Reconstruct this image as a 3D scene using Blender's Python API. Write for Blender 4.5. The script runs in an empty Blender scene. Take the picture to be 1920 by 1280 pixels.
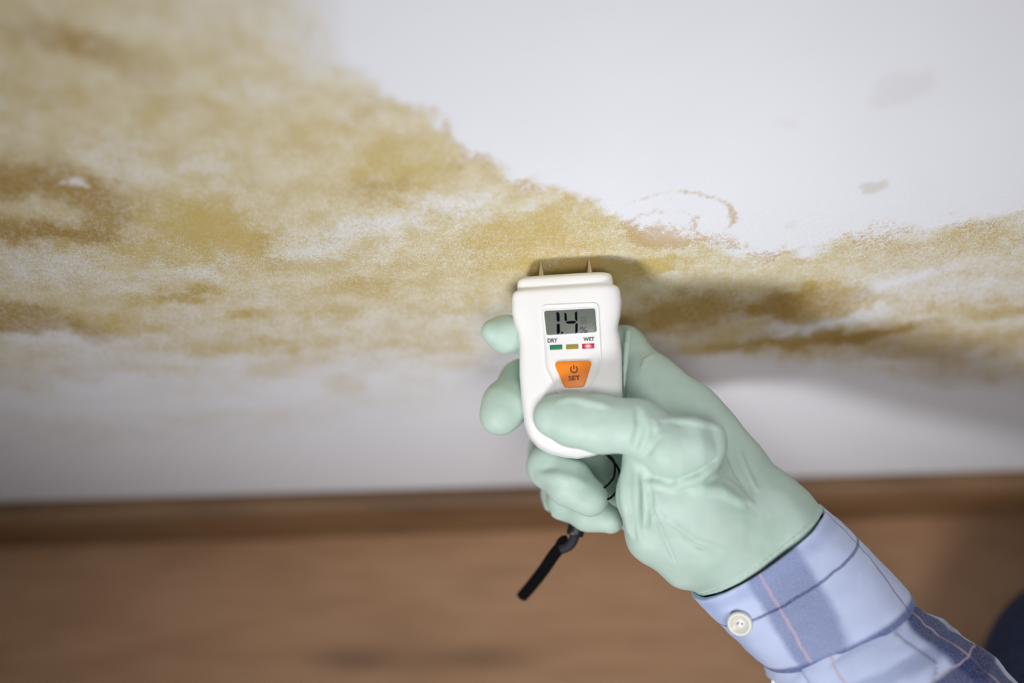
import bpy, bmesh, math, random
import numpy as np
from mathutils import Vector, Matrix

# ------------------------------------------------------------------ camera
FPX = 50.0 / 36.0 * 1920.0
PITCH = math.radians(60.0)
YAW = math.radians(1.96)
CR = Vector((math.cos(YAW), -math.sin(YAW), 0))
CF = Vector((math.sin(YAW) * math.cos(PITCH), math.cos(YAW) * math.cos(PITCH), -math.sin(PITCH)))
CU = CR.cross(CF)
D_PIN = 0.650                                   # depth of the spot the pins touch


def ray(px, py):
    return CF + CR * ((px - 960) / FPX) + CU * ((640 - py) / FPX)


_r = ray(1058, 487) * D_PIN                     # wall is the plane y = 0, floor is z = 0
CAM = Vector((-_r.x, -_r.y, 0.0))
_rf = ray(960, 962)                             # foot of the skirting board
CAM.z = -_rf.z * (-CAM.y / _rf.y)


def at(px, py, depth):
    return CAM + ray(px, py) * depth


def wall_at(px, py):
    r = ray(px, py)
    p = CAM + r * (-CAM.y / r.y)
    return p.x, p.z


sc = bpy.context.scene
C = sc.collection
cam_d = bpy.data.cameras.new('camera')
cam_d.lens = 50
cam_d.sensor_width = 36
cam_d.clip_start = 0.02
cam_d.dof.use_dof = True
cam_d.dof.focus_distance = 0.641
cam_d.dof.aperture_fstop = 2.0
cam = bpy.data.objects.new('camera', cam_d)
C.objects.link(cam)
cam.matrix_world = Matrix(((CR.x, CU.x, -CF.x, CAM.x), (CR.y, CU.y, -CF.y, CAM.y), (CR.z, CU.z, -CF.z, CAM.z), (0, 0, 0, 1)))
sc.camera = cam

# ------------------------------------------------------------------ light
w = bpy.data.worlds.new('room_light')
sc.world = w
w.use_nodes = True
w.node_tree.nodes['Background'].inputs[0].default_value = (0.93, 0.94, 1.0, 1)
w.node_tree.nodes['Background'].inputs[1].default_value = 0.12

PIN = Vector((0, 0, at(1058, 487, D_PIN).z))
ld = bpy.data.lights.new('work_lamp', 'SPOT')
ld.energy = 216
ld.color = (0.975, 0.985, 1.0)
ld.spot_size = math.radians(17)
ld.spot_blend = 1.0
ld.shadow_soft_size = 0.26
lamp = bpy.data.objects.new('work_lamp', ld)
C.objects.link(lamp)
lamp.location = PIN + Vector((-0.55, -1.0, 0.33)) * 1.8
aim = PIN + Vector((0.020, 0.0, 0.055))
lamp.rotation_euler = (aim - lamp.location).to_track_quat('-Z', 'Y').to_euler()

cd = bpy.data.lights.new('overhead_fill', 'SPOT')  # unseen soft fill spot, added to brighten the hand, cuff and floor
cd.energy = 100
cd.color = (1.0, 0.96, 0.92)
cd.spot_size = math.radians(21.5)
cd.spot_blend = 1.0
cd.shadow_soft_size = 0.32
fill_spot = bpy.data.objects.new('overhead_fill', cd)
C.objects.link(fill_spot)
fill_spot.location = PIN + Vector((0.18, -1.1, 1.2))
aim = at(1360, 900, 0.72)
fill_spot.rotation_euler = (aim - fill_spot.location).to_track_quat('-Z', 'Y').to_euler()

sc.view_settings.view_transform = 'Standard'
sc.view_settings.look = 'None'
sc.view_settings.gamma = 1
sc.view_settings.exposure = 0
sc.view_settings.use_curve_mapping = False


# ------------------------------------------------------------------ helpers
def srgb(r, g, b):
    f = lambda c: (c / 255 / 12.92) if c / 255 <= 0.04045 else ((c / 255 + 0.055) / 1.055) ** 2.4
    return (f(r), f(g), f(b), 1)


class NT:
    """small node-tree writer"""
    def __init__(s, name, rough=0.5, color=(0.8, 0.8, 0.8, 1), **kw):
        s.m = bpy.data.materials.new(name)
        s.m.use_nodes = True
        s.t = s.m.node_tree
        s.b = s.t.nodes['Principled BSDF']
        s.b.inputs['Base Color'].default_value = color
        s.b.inputs['Roughness'].default_value = rough
        for k, v in kw.items():
            s.b.inputs[k.replace('_', ' ')].default_value = v

    def n(s, typ, **kw):
        nd = s.t.nodes.new(typ)
        for k, v in kw.items():
            setattr(nd, k, v)
        return nd

    def l(s, a, b):
        s.t.links.new(a, b)

    def put(s, sock, v):
        if hasattr(v, 'is_linked') or isinstance(v, bpy.types.NodeSocket):
            s.l(v, sock)
        else:
            sock.default_value = v

    def math(s, op, a, b=0.0, c=None, clamp=False):
        nd = s.n('ShaderNodeMath', operation=op, use_clamp=clamp)
        s.put(nd.inputs[0], a)
        s.put(nd.inputs[1], b)
        if c is not None:
            s.put(nd.inputs[2], c)
        return nd.outputs[0]

    def mix(s, f, a, b):
        nd = s.n('ShaderNodeMix', data_type='RGBA')
        s.put(nd.inputs[0], f)
        s.put(nd.inputs[6], a)
        s.put(nd.inputs[7], b)
        return nd.outputs[2]

    def noise(s, vec, scale, detail=3.0, rough=0.5):
        nd = s.n('ShaderNodeTexNoise')
        s.l(vec, nd.inputs['Vector'])
        nd.inputs['Scale'].default_value = scale
        nd.inputs['Detail'].default_value = detail
        nd.inputs['Roughness'].default_value = rough
        return nd.outputs[0]

    def smooth(s, v, lo, hi, a=0.0, b=1.0):
        nd = s.n('ShaderNodeMapRange', interpolation_type='SMOOTHSTEP')
        s.put(nd.inputs[0], v)
        nd.inputs[1].default_value = lo
        nd.inputs[2].default_value = hi
        nd.inputs[3].default_value = a
        nd.inputs[4].default_value = b
        return nd.outputs[0]

    def attr(s, name):
        return s.n('ShaderNodeAttribute', attribute_name=name).outputs['Fac']

    def obj(s, scale=(1, 1, 1)):
        tc = s.n('ShaderNodeTexCoord')
        mp = s.n('ShaderNodeMapping')
        mp.inputs['Scale'].default_value = scale
        s.l(tc.outputs['Object'], mp.inputs[0])
        return mp.outputs[0]

    def bump(s, h, strength, dist):
        nd = s.n('ShaderNodeBump')
        nd.inputs['Strength'].default_value = strength
        nd.inputs['Distance'].default_value = dist
        s.l(h, nd.inputs['Height'])
        s.l(nd.outputs[0], s.b.inputs['Normal'])

    def color(s, c):
        s.l(c, s.b.inputs['Base Color'])


def mesh_obj(name, verts, faces, mat, parent=None, smooth=True, world=True):
    me = bpy.data.meshes.new(name)
    me.from_pydata([tuple(v) for v in verts], [], [tuple(f) for f in faces])
    me.update()
    if smooth:
        me.shade_smooth()
    return link(name, me, mat, parent, world)


def link(name, me, mat, parent=None, world=True):
    o = bpy.data.objects.new(name, me)
    C.objects.link(o)
    if mat:
        me.materials.clear()
        me.materials.append(mat)
    if parent:
        o.parent = parent
        if world:
            o.matrix_parent_inverse = parent_world(parent).inverted()
    return o


WORLD = {}


def parent_world(p):
    return WORLD.get(p.name, Matrix.Identity(4))


def empty(name, mat4):
    o = bpy.data.objects.new(name, None)
    C.objects.link(o)
    o.empty_display_size = 0.02
    o.matrix_world = mat4
    WORLD[o.name] = mat4.copy()
    return o


def tag(o, label=None, cat=None, group=None, kind=None):
    if label:
        o['label'] = label
    if cat:
        o['category'] = cat
    if group:
        o['group'] = group
    if kind:
        o['kind'] = kind
    return o


def bm_mesh(bm, name):
    me = bpy.data.meshes.new(name)
    bm.normal_update()
    bm.to_mesh(me)
    bm.free()
    return me


def box_mesh(name, x0, x1, y0, y1, z0, z1, bev=0.0, seg=2):
    bm = bmesh.new()
    bmesh.ops.create_cube(bm, size=1)
    for v in bm.verts:
        v.co = Vector(((x0 + x1) / 2 + v.co.x * (x1 - x0), (y0 + y1) / 2 + v.co.y * (y1 - y0), (z0 + z1) / 2 + v.co.z * (z1 - z0)))
    if bev:
        bmesh.ops.bevel(bm, geom=bm.edges[:], offset=bev, segments=seg, affect='EDGES', profile=0.5)
    return bm_mesh(bm, name)


# value noise on arrays, for the stain map and cloth folds
RNG = np.random.default_rng(11)
LAT = RNG.random((256, 256))


def vnoise(x, y, seed=0):
    x = x + seed * 17.13
    y = y + seed * 9.71
    xi = np.floor(x).astype(int)
    yi = np.floor(y).astype(int)
    fx = x - xi
    fy = y - yi
    fx = fx * fx * (3 - 2 * fx)
    fy = fy * fy * (3 - 2 * fy)
    g = lambda i, j: LAT[(xi + i) % 256, (yi + j) % 256]
    return (g(0, 0) * (1 - fx) + g(1, 0) * fx) * (1 - fy) + (g(0, 1) * (1 - fx) + g(1, 1) * fx) * fy


def fbm(x, y, oct=4, seed=0):
    s = 0
    a = 0.5
    t = 0
    for k in range(oct):
        s = s + a * vnoise(x, y, seed + k * 3)
        t += a
        a *= 0.55
        x = x * 2.03
        y = y * 2.03
    return s / t


def sstep(a, b, x):
    t = np.clip((x - a) / (b - a), 0, 1)
    return t * t * (3 - 2 * t)


# ------------------------------------------------------------------ wall with damp stains
def build_wall():
    xs = np.concatenate([np.linspace(-1.3, -0.40, 12)[:-1], np.arange(-0.40, 0.40, 0.0018), np.linspace(0.40, 1.3, 12)])
    zs = np.concatenate([np.arange(0.0, 0.56, 0.0018), np.linspace(0.56, 1.6, 12)])
    X, Z = np.meshgrid(xs, zs, indexing='ij')
    nx, nz = X.shape
    # domain warp so that every stain edge is ragged
    wx = X + 0.022 * (fbm(X * 55, Z * 55, 4, 1) - 0.5) + 0.012 * (fbm(X * 200, Z * 200, 3, 5) - 0.5)
    wz = Z + 0.022 * (fbm(X * 55, Z * 55, 4, 2) - 0.5) + 0.012 * (fbm(X * 200, Z * 200, 3, 6) - 0.5)

    def curve(pts):
        q = sorted(wall_at(*p) for p in pts)
        return np.interp(wx, [a for a, b in q], [b for a, b in q])

    def mm(px, py, rx, ry):
        # pixel radii on the photograph -> metres on the wall at that spot
        x0, z0 = wall_at(px, py)
        x1, _ = wall_at(px + rx, py)
        _, z1 = wall_at(px, py - ry)
        return x0, z0, abs(x1 - x0), abs(z1 - z0)

    def blob(px, py, rx, ry, rot=0, soft=0.75, warp=1.0):
        x0, z0, a, b = mm(px, py, rx, ry)
        dx = (X + (wx - X) * warp) - x0
        dz = (Z + (wz - Z) * warp) - z0
        c, s = math.cos(math.radians(rot)), math.sin(math.radians(rot))
        u = (dx * c + dz * s) / a
        v = (-dx * s + dz * c) / b
        r = np.sqrt(u * u + v * v)
        return 1 - sstep(1 - soft, 1 + soft, r)

    def ring(px, py, rx, ry, rot=0, width=0.12, warp=1.0):
        x0, z0, a, b = mm(px, py, rx, ry)
        dx = (X + (wx - X) * warp) - x0
        dz = (Z + (wz - Z) * warp) - z0
        c, s = math.cos(math.radians(rot)), math.sin(math.radians(rot))
        r = np.sqrt(((dx * c + dz * s) / a) ** 2 + ((-dx * s + dz * c) / b) ** 2)
        return np.exp(-((r - 1) / width) ** 2), dz

    top = curve([(-300, -260), (200, -200), (560, -80), (640, 30), (720, 150), (815, 205), (880, 285), (985, 328), (1090, 362), (1145, 382), (1185, 420),
                 (1300, 446), (1400, 462), (1500, 470), (1590, 446), (1680, 430), (1790, 415), (1880, 400), (1960, 385), (2300, 360)])
    bot = curve([(-300, 700), (0, 680), (200, 668), (420, 668), (640, 668), (860, 640), (960, 620), (1100, 640), (1260, 632), (1420, 642), (1600, 652), (1760, 690), (1960, 720), (2300, 720)])
    soft_left = 1 - sstep(-0.16, -0.07, X)
    up = sstep(-0.004, 0.012, top - wz) * (1 - soft_left) + sstep(-0.03, 0.05, top - wz) * soft_left
    dn = sstep(-0.040, 0.05, wz - bot)
    stain = 0.80 * up * dn
    xa, xb = wall_at(430, 80)[0], wall_at(760, 100)[0]
    za, zb = wall_at(600, 200)[1], wall_at(600, 80)[1]
    stain *= 1 - sstep(xa, xb, wx) * sstep(za, zb, wz)
    fr = sstep(0.10, 0.16, X)
    stain = stain * (1 - fr * 0.25)
    # pale washed band along the upper left
    pale = sstep(0.0, 0.04, wz - curve([(-300, 40), (0, -30), (150, 20), (320, 110), (460, 160), (700, 200), (2300, 200)]))
    stain -= 0.10 * pale * (1 - fr)
    light = [(640, 442, 120, 26, 14, .34), (790, 405, 110, 24, 20, .34), (880, 380, 60, 14, 20, .26), (560, 470, 80, 14, 6, .2), (70, 498, 130, 36, 4, .34), (365, 508, 70, 13, 10, .36),
             (230, 530, 60, 14, 6, .24), (345, 585, 60, 18, 0, .24), (120, 338, 16, 9, 0, .60), (380, 316, 40, 18, 0, .24), (210, 290, 60, 30, 0, .2),
             (270, 320, 60, 20, 0, .16), (480, 170, 60, 12, 0, .22), (660, 225, 50, 9, 15, .30), (1000, 390, 26, 10, -30, .34), (640, 600, 90, 12, 0, .24),
             (860, 590, 60, 8, 3, .26), (480, 560, 50, 14, 0, .22), (1640, 545, 90, 16, 24, .5), (1560, 600, 110, 8, 18, .5), (1480, 622, 70, 7, 14, .36), (1700, 515, 120, 12, 10, .3),
             (1800, 545, 80, 16, 8, .30), (1400, 500, 90, 14, 0, .2), (60, 625, 50, 20, 0, .34), (150, 650, 120, 18, -8, .3), (300, 640, 60, 10, 0, .16),
             (1240, 516, 70, 8, 0, .22), (1430, 474, 90, 12, 0, .24), (1390, 580, 40, 24, 0, .25), (720, 480, 80, 7, 5, .2), (900, 470, 70, 6, 5, .2)]
    for px, py, rx, ry, rot, a in light:
        stain -= 0.8 * a * blob(px, py, rx, ry, rot)
    # lone faint spots on the clean plaster
    spot = 0.45 * blob(1685, 165, 68, 34, 14, .22, .4) + 0.40 * blob(1476, 232, 20, 10, 8, .5, .6) + 0.95 * blob(1634, 355, 26, 11, 10, .45, .7) + 0.5 * blob(1488, 416, 20, 6, 4, .6, .7)
    spot += 0.30 * blob(700, 35, 40, 30, 0, .7) + 0.22 * blob(1120, 300, 30, 8, 0, .7) + 0.3 * blob(760, 205, 40, 8, 10, .8) + 0.3 * blob(850, 250, 40, 8, -10, .8) + 0.3 * blob(960, 325, 40, 8, -10, .8)

    # grainy rust-coloured growth: tufts inside the upper edge, tide rings, speckled fringe on the right
    tuft = np.exp(-((top - wz - 0.006) / 0.008) ** 2) * (1 - soft_left * 0.6) * sstep(0.42, 0.62, fbm(X * 70, Z * 50, 3, 12))
    fringe = 0.55 * tuft * (1 - fr)
    fringe += fr * 0.42 * np.exp(-((top - wz - 0.006) / 0.016) ** 2) * sstep(0.35, 0.6, fbm(X * 45, Z * 90, 3, 13))
    rg, dz = ring(1262, 414, 116, 54, 0, 0.06, .25)
    dx = X - wall_at(1262, 414)[0]
    fringe += (0.5 + 0.35 * sstep(-0.01, 0.02, dx)) * rg * sstep(-0.012, 0.002, dz) * sstep(-0.028, -0.018, dx)
    rg, dz = ring(1240, 426, 74, 34, 0, 0.09, .6)
    fringe += 0.45 * rg * sstep(-0.014, 0.0, dz)
    fringe += 0.34 * blob(1215, 432, 70, 26) + 0.22 * blob(1290, 440, 90, 26)
    fringe += 0.30 * blob(1330, 455, 90, 12) + 0.2 * blob(1000, 400, 60, 18)

    gold = np.zeros_like(X)
    gl = [(500, 690, 60, 14, 0, .35), (300, 690, 70, 14, 0, .4), (130, 700, 70, 16, 0, .3), (640, 715, 50, 14, 0, .3), (850, 680, 60, 12, 0, .35), (700, 690, 60, 10, 0, .25), (40, 720, 60, 14, 0, .25), (1100, 506, 140, 22, 0, .9), (980, 440, 150, 40, -6, .75), (1080, 390, 55, 16, 0, .5), (760, 300, 90, 60, 10, .55), (560, 250, 130, 50, 0, .35), (430, 440, 85, 60, 20, .8), (300, 420, 120, 60, 0, .45),
          (820, 500, 200, 30, 0, .35), (690, 545, 80, 16, 0, .6), (330, 548, 90, 14, 10, .7), (215, 605, 110, 26, -8, .75), (450, 592, 44, 11, 0, .9), (420, 650, 110, 16, -4, .55),
          (620, 590, 70, 16, 0, .55), (800, 645, 100, 12, 3, .45), (560, 645, 70, 10, 0, .45), (650, 665, 60, 10, 0, .3), (640, 728, 50, 10, 0, .22), (170, 470, 150, 24, -8, .5), (860, 560, 60, 12, 0, .4), (700, 350, 110, 50, 0, .35),
          (1180, 505, 90, 24, 0, .5), (1290, 590, 130, 36, 0, .8), (1540, 562, 110, 34, 12, .85), (1500, 625, 180, 16, 6, .8), (1870, 585, 100, 14, 4, .7), (1725, 578, 56, 12, 4, .6), (1760, 640, 200, 26, 0, .6),
          (1400, 650, 180, 16, 0, .5), (1700, 470, 220, 16, 8, .35), (1850, 440, 100, 16, 8, .3), (60, 160, 130, 60, 0, .3), (330, 200, 90, 30, 0, .35), (230, 240, 90, 30, 0, .25), (1330, 490, 120, 14, 0, .35)]
    for px, py, rx, ry, rot, a in gl:
        gold += a * blob(px, py, rx, ry, rot)
    gold = np.clip(gold, 0, 1) * np.clip(up * 1.1, 0, 1) * (1 - 0.5 * pale)
    for px, py, rx, ry, rot, a in light:
        gold *= 1 - np.clip(a * 1.4 * blob(px, py, rx, ry, rot), 0, 1)

    dark = np.zeros_like(X)
    dk = [(30, 335, 150, 34, -6, .3), (200, 385, 60, 50, 0, .3), (60, 435, 130, 18, -4, .35), (40, 385, 200, 88, -6, .85), (20, 600, 110, 32, -12, .8), (180, 625, 60, 22, -20, .5), (330, 545, 60, 12, 10, .5), (450, 590, 36, 9, 0, .35), (710, 352, 58, 24, 6, .6), (690, 540, 50, 12, 0, .25),
          (60, 60, 130, 30, -22, .5), (210, 110, 130, 24, -28, .5), (60, 160, 130, 60, 0, .25), (320, 190, 70, 24, -20, .3), (690, 190, 40, 10, 20, .25), (490, 470, 22, 40, 20, .3),
          (850, 320, 22, 10, 30, .4), (1290, 588, 130, 36, 0, .85), (1530, 570, 105, 28, 10, .7), (1500, 632, 190, 15, 6, .75), (1640, 622, 100, 12, 12, .6), (1760, 650, 190, 24, 0, .55), (1850, 690, 160, 30, 0, .4), (1880, 588, 70, 10, 4, .35), (1460, 585, 46, 30, 0, .4)]
    for px, py, rx, ry, rot, a in dk:
        dark += 0.85 * a * blob(px, py, rx, ry, rot, .6)
    dark -= 0.50 * blob(70, 392, 100, 30, 0) + 0.8 * blob(120, 338, 16, 9) + 0.3 * blob(710, 358, 26, 9)
    dark = np.clip(dark, 0, 1.0) * np.clip(up * 1.1, 0, 1)
    # faint soiling that trails off towards the skirting
    soil = sstep(0.0, 0.05, wz - curve([(-300, 900), (200, 880), (500, 850), (900, 800), (1200, 700), (1600, 740), (2300, 800)])) * sstep(0.0, 0.03, bot + 0.03 - wz)
    stain += 0.36 * soil * fbm(X * 30, Z * 60, 3, 9)

    verts = np.stack([X.ravel(), np.zeros(X.size), Z.ravel()], 1)
    idx = np.arange(X.size).reshape(nx, nz)
    faces = np.stack([idx[:-1, :-1].ravel(), idx[1:, :-1].ravel(), idx[1:, 1:].ravel(), idx[:-1, 1:].ravel()], 1)
    me = bpy.data.meshes.new('wall_back')
    me.from_pydata(verts.tolist(), [], faces.tolist())
    for nm, arr in (('stain', np.clip(stain, 0, 1.2)), ('gold', gold), ('fringe', np.clip(fringe, 0, 1)), ('dark', dark), ('spot', np.clip(spot, 0, 1))):
        at_ = me.attributes.new(nm, 'FLOAT', 'POINT')
        at_.data.foreach_set('value', arr.ravel().astype(np.float32))
    me.update()

    M = NT('mouldy_plaster', rough=0.85)
    M.b.inputs['Specular IOR Level'].default_value = 0.25
    v = M.obj()
    n_mid = M.noise(v, 70, 6, 0.65)
    n_fine = M.noise(v, 430, 4, 0.7)
    n_grain = M.noise(v, 1300, 2, 0.6)
    s = M.attr('stain')
    d = M.attr('dark')
    p = M.attr('spot')
    # break the map up into blotches and grains, only where there is any stain
    k = M.math('ADD', M.math('MULTIPLY', M.math('SUBTRACT', n_mid, 0.5), 0.85), M.math('MULTIPLY', M.math('SUBTRACT', n_fine, 0.5), 1.9))
    k = M.math('ADD', k, M.math('MULTIPLY', M.math('SUBTRACT', n_grain, 0.5), 2.0))
    gate = M.smooth(s, 0.03, 0.30)
    se = M.math('ADD', s, M.math('MULTIPLY', k, M.math('MULTIPLY', gate, 0.85)))
    f1 = M.smooth(se, 0.0, 1.0)
    white = M.mix(M.smooth(M.noise(v, 9, 3), 0.35, 0.7), (0.80, 0.81, 0.87, 1), (0.775, 0.785, 0.84, 1))
    c = M.mix(f1, white, M.mix(M.smooth(n_mid, 0.38, 0.64), srgb(215, 203, 166), srgb(203, 187, 142)))
    ge = M.math('ADD', M.attr('gold'), M.math('MULTIPLY', k, M.smooth(M.attr('gold'), 0.02, 0.4, 0.0, 0.7)))
    c = M.mix(M.smooth(ge, -0.05, 1.15, 0.0, 0.95), c, srgb(196, 173, 104))
    de = M.math('ADD', d, M.math('MULTIPLY', k, M.math('MULTIPLY', d, 0.8)))
    c = M.mix(M.smooth(de, -0.02, 1.05, 0.0, 0.92), c, srgb(160, 128, 60))
    fa = M.attr('fringe')
    fe = M.math('ADD', fa, M.math('MULTIPLY', M.math('ADD', M.math('MULTIPLY', M.math('SUBTRACT', n_fine, 0.5), 1.6), M.math('MULTIPLY', M.math('SUBTRACT', n_grain, 0.5), 1.4)), M.smooth(fa, 0.02, 0.3)))
    c = M.mix(M.smooth(fe, 0.25, 0.75, 0.0, 0.68), c, srgb(190, 158, 108))
    pe = M.math('MULTIPLY', p, M.smooth(M.math('ADD', p, M.math('MULTIPLY', k, 0.5)), 0.1, 0.6))
    c = M.mix(M.math('MULTIPLY', pe, 0.36), c, srgb(176, 160, 132))
    # tiny dark spores on the fringe
    sp = M.math('MULTIPLY', M.smooth(n_grain, 0.62, 0.72), M.math('MULTIPLY', gate, 0.5))
    c = M.mix(sp, c, srgb(112, 92, 48))
    M.color(c)
    h = M.math('ADD', M.math('MULTIPLY', n_fine, 0.5), M.math('MULTIPLY', n_grain, M.math('ADD', 0.12, M.math('MULTIPLY', gate, 0.5))))
    M.bump(h, 0.5, 0.0014)
    o = link('wall_back', me, M.m)
    so = o.modifiers.new('thick', 'SOLIDIFY')
    so.thickness = 0.10
    so.offset = -1.0
    tag(o, 'white plaster wall spread with ochre damp and mould stains', 'wall', kind='structure')


build_wall()


# ------------------------------------------------------------------ floor of wide planks, skirting board
def wood(name, base, dark, knot, seed=0.0):
    M = NT(name, rough=0.55)
    tc = M.n('ShaderNodeTexCoord')
    mp = M.n('ShaderNodeMapping')
    mp.inputs['Scale'].default_value = (3.0, 14.0, 14.0)
    mp.inputs['Location'].default_value = (seed, seed * 2.7, 0)
    M.l(tc.outputs['Object'], mp.inputs[0])
    v = mp.outputs[0]
    grain = M.noise(v, 5.0, 6, 0.6)
    fine = M.noise(v, 26.0, 4, 0.6)
    big = M.noise(v, 1.3, 3, 0.5)
    c = M.mix(M.smooth(grain, 0.35, 0.7), base, dark)
    c = M.mix(M.math('MULTIPLY', M.smooth(big, 0.56, 0.74), 0.75), c, knot)
    c = M.mix(M.math('MULTIPLY', M.smooth(fine, 0.5, 0.75), 0.3), c, dark)
    M.color(c)
    M.bump(fine, 0.15, 0.0008)
    return M.m


floor = link('floor', box_mesh('floor', -1.3, 1.3, -1.6, 0.0, -0.05, -0.009), NT('subfloor', 0.9, (0.05, 0.035, 0.025, 1)).m)
tag(floor, 'brown wood plank floor at the foot of the wall', 'floor', kind='structure')
PW = 0.192
k = 0
for row in range(8):
    y1 = -0.008 - row * PW
    off = (-0.52, -0.95, 0.18, -0.3, -0.7, 0.1, -0.5, -0.2)[row]
    ends = [-1.3] + [e for e in (off - 1.28, off, off + 1.28) if -1.25 < e < 1.25] + [1.3]
    for a, b in zip(ends[:-1], ends[1:]):
        me = box_mesh('plank', a + 0.0004, b - 0.0004, y1 - PW + 0.0004, y1 - 0.0004, -0.009, 0.0, 0.0012, 1)
        t = 0.92 + 0.16 * random.Random(k + 3).random()
        link('plank', me, wood('laminate', tuple(x * t for x in (0.54, 0.32, 0.185)) + (1,), (0.44, 0.25, 0.138, 1), (0.16, 0.095, 0.058, 1), k * 1.37), floor)
        k += 1

# skirting: a low board with a rounded top edge
bm = bmesh.new()
prof = [(0.0, 0.0), (-0.0125, 0.0), (-0.0125, 0.032)] + [(-0.0125 + 0.0085 * (1 - math.cos(t)), 0.032 + 0.010 * math.sin(t)) for t in [i * math.pi / 16 for i in range(1, 9)]] + [(0.0, 0.042)]
pv = [[bm.verts.new((x, y, z)) for (y, z) in prof] for x in (-1.3, 1.3)]
n = len(prof)
for i in range(n):
    bm.faces.new((pv[0][i], pv[0][(i + 1) % n], pv[1][(i + 1) % n], pv[1][i]))
bm.faces.new(pv[0][::-1])
bm.faces.new(pv[1])
bmesh.ops.recalc_face_normals(bm, faces=bm.faces[:])
sk = link('baseboard_back', bm_mesh(bm, 'baseboard_back'), wood('skirting_wood', (0.24, 0.135, 0.062, 1), (0.18, 0.095, 0.042, 1), (0.12, 0.062, 0.028, 1), 4.4))
tag(sk, 'low brown wooden skirting board along the wall', 'baseboard', kind='structure')

# ------------------------------------------------------------------ moisture meter
TILT = math.radians(8.0)          # handle end leans towards the camera
ROLL = math.radians(3.6)
L = (CR * (math.sin(ROLL) * math.cos(TILT)) - CU * (math.cos(ROLL) * math.cos(TILT)) - CF * math.sin(TILT)).normalized()
W = (CR * math.cos(ROLL) + CU * math.sin(ROLL)).normalized()
N = L.cross(W).normalized()
W = N.cross(L).normalized() * 1.0
if W.dot(CR) < 0:
    W = -W
PIN_N = -0.0125
PIN_LEN = 0.0092
dep = 0.645
for _ in range(30):
    O = at(1061, 510.5, dep)
    tip = O + N * PIN_N - L * PIN_LEN
    dep += (0.0006 - tip.y) / CF.y * 0.6
O = at(1061, 510.5, dep)
MM = Matrix(((W.x, -L.x, N.x, O.x), (W.y, -L.y, N.y, O.y), (W.z, -L.z, N.z, O.z), (0, 0, 0, 1)))
meter = empty('moisture_meter', MM)
tag(meter, 'white handheld moisture meter with a two-pin tip and orange button', 'moisture meter')


def face(px, py, nz=0.0):
    r = ray(px, py)
    t = ((O + N * nz) - CAM).dot(N) / r.dot(N)
    q = CAM + r * t - O
    return q.dot(W), -q.dot(L)


def local(name, me_or, faces=None, mat=None, parent=None, smooth=True):
    if faces is not None:
        return mesh_obj(name, me_or, faces, mat, parent or meter, smooth, world=False)
    return link(name, me_or, mat, parent or meter, world=False)


white = NT('white_abs', 0.38, (0.90, 0.90, 0.90, 1))
white.b.inputs['Subsurface Weight'].default_value = 0.0
panel_white = NT('panel_white', 0.35, (0.90, 0.90, 0.91, 1))
lcd_m = NT('lcd_glass', 0.3, srgb(108, 114, 106))
seg_m = NT('lcd_black', 0.9, (0.004, 0.005, 0.010, 1), Specular_IOR_Level=0.0)
ink = NT('black_print', 0.6, (0.02, 0.018, 0.03, 1))
ghost = NT('lcd_faint', 0.5, srgb(84, 88, 86))
orange = NT('orange_rubber', 0.42, srgb(244, 136, 10))
ink_o = NT('button_print', 0.6, srgb(92, 30, 4))
green = NT('led_green', 0.4, srgb(28, 122, 78))
olive = NT('led_yellow', 0.4, srgb(150, 136, 40))
red = NT('led_red', 0.4, srgb(168, 18, 56))
tc_ = red.n('ShaderNodeTexCoord')
led_c = face(1102.6, 648.8)
vm = red.n('ShaderNodeVectorMath', operation='SUBTRACT')
red.l(tc_.outputs['Object'], vm.inputs[0])
vm.inputs[1].default_value = (led_c[0], led_c[1], 0.0003)
vs = red.n('ShaderNodeVectorMath', operation='MULTIPLY')
red.l(vm.outputs[0], vs.inputs[0])
vs.inputs[1].default_value = (0.62, 1.0, 1.0)
vl = red.n('ShaderNodeVectorMath', operation='LENGTH')
red.l(vs.outputs[0], vl.inputs[0])
core = red.smooth(vl.outputs['Value'], 0.0001, 0.0015, 1.0, 0.0)
red.l(red.mix(core, (0.35, 0.0, 0.03, 1), (1.0, 0.55, 0.60, 1)), red.b.inputs['Emission Color'])
red.l(red.math('ADD', 0.15, red.math('MULTIPLY', core, 1.0)), red.b.inputs['Emission Strength'])
steel = NT('pin_steel', 0.35, (0.72, 0.62, 0.5, 1), Metallic=0.85)
black = NT('black_cord', 0.9, (0.004, 0.004, 0.005, 1), Specular_IOR_Level=0.1)

LEFT = [(968, 540), (961, 548), (960, 560), (960, 585), (964, 602), (971, 622), (974, 645), (974, 700), (977, 740), (981, 775), (984, 797), (992, 818), (1008, 836), (1030, 848), (1060, 855), (1082, 857)]
RIGHT = [(1154, 532), (1161, 539), (1164, 550), (1166, 568), (1164, 590), (1160, 608), (1159, 620), (1163, 636), (1166, 660), (1167, 700), (1168, 760), (1165, 795), (1157, 820), (1140, 840), (1118, 852), (1086, 857)]


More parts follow.
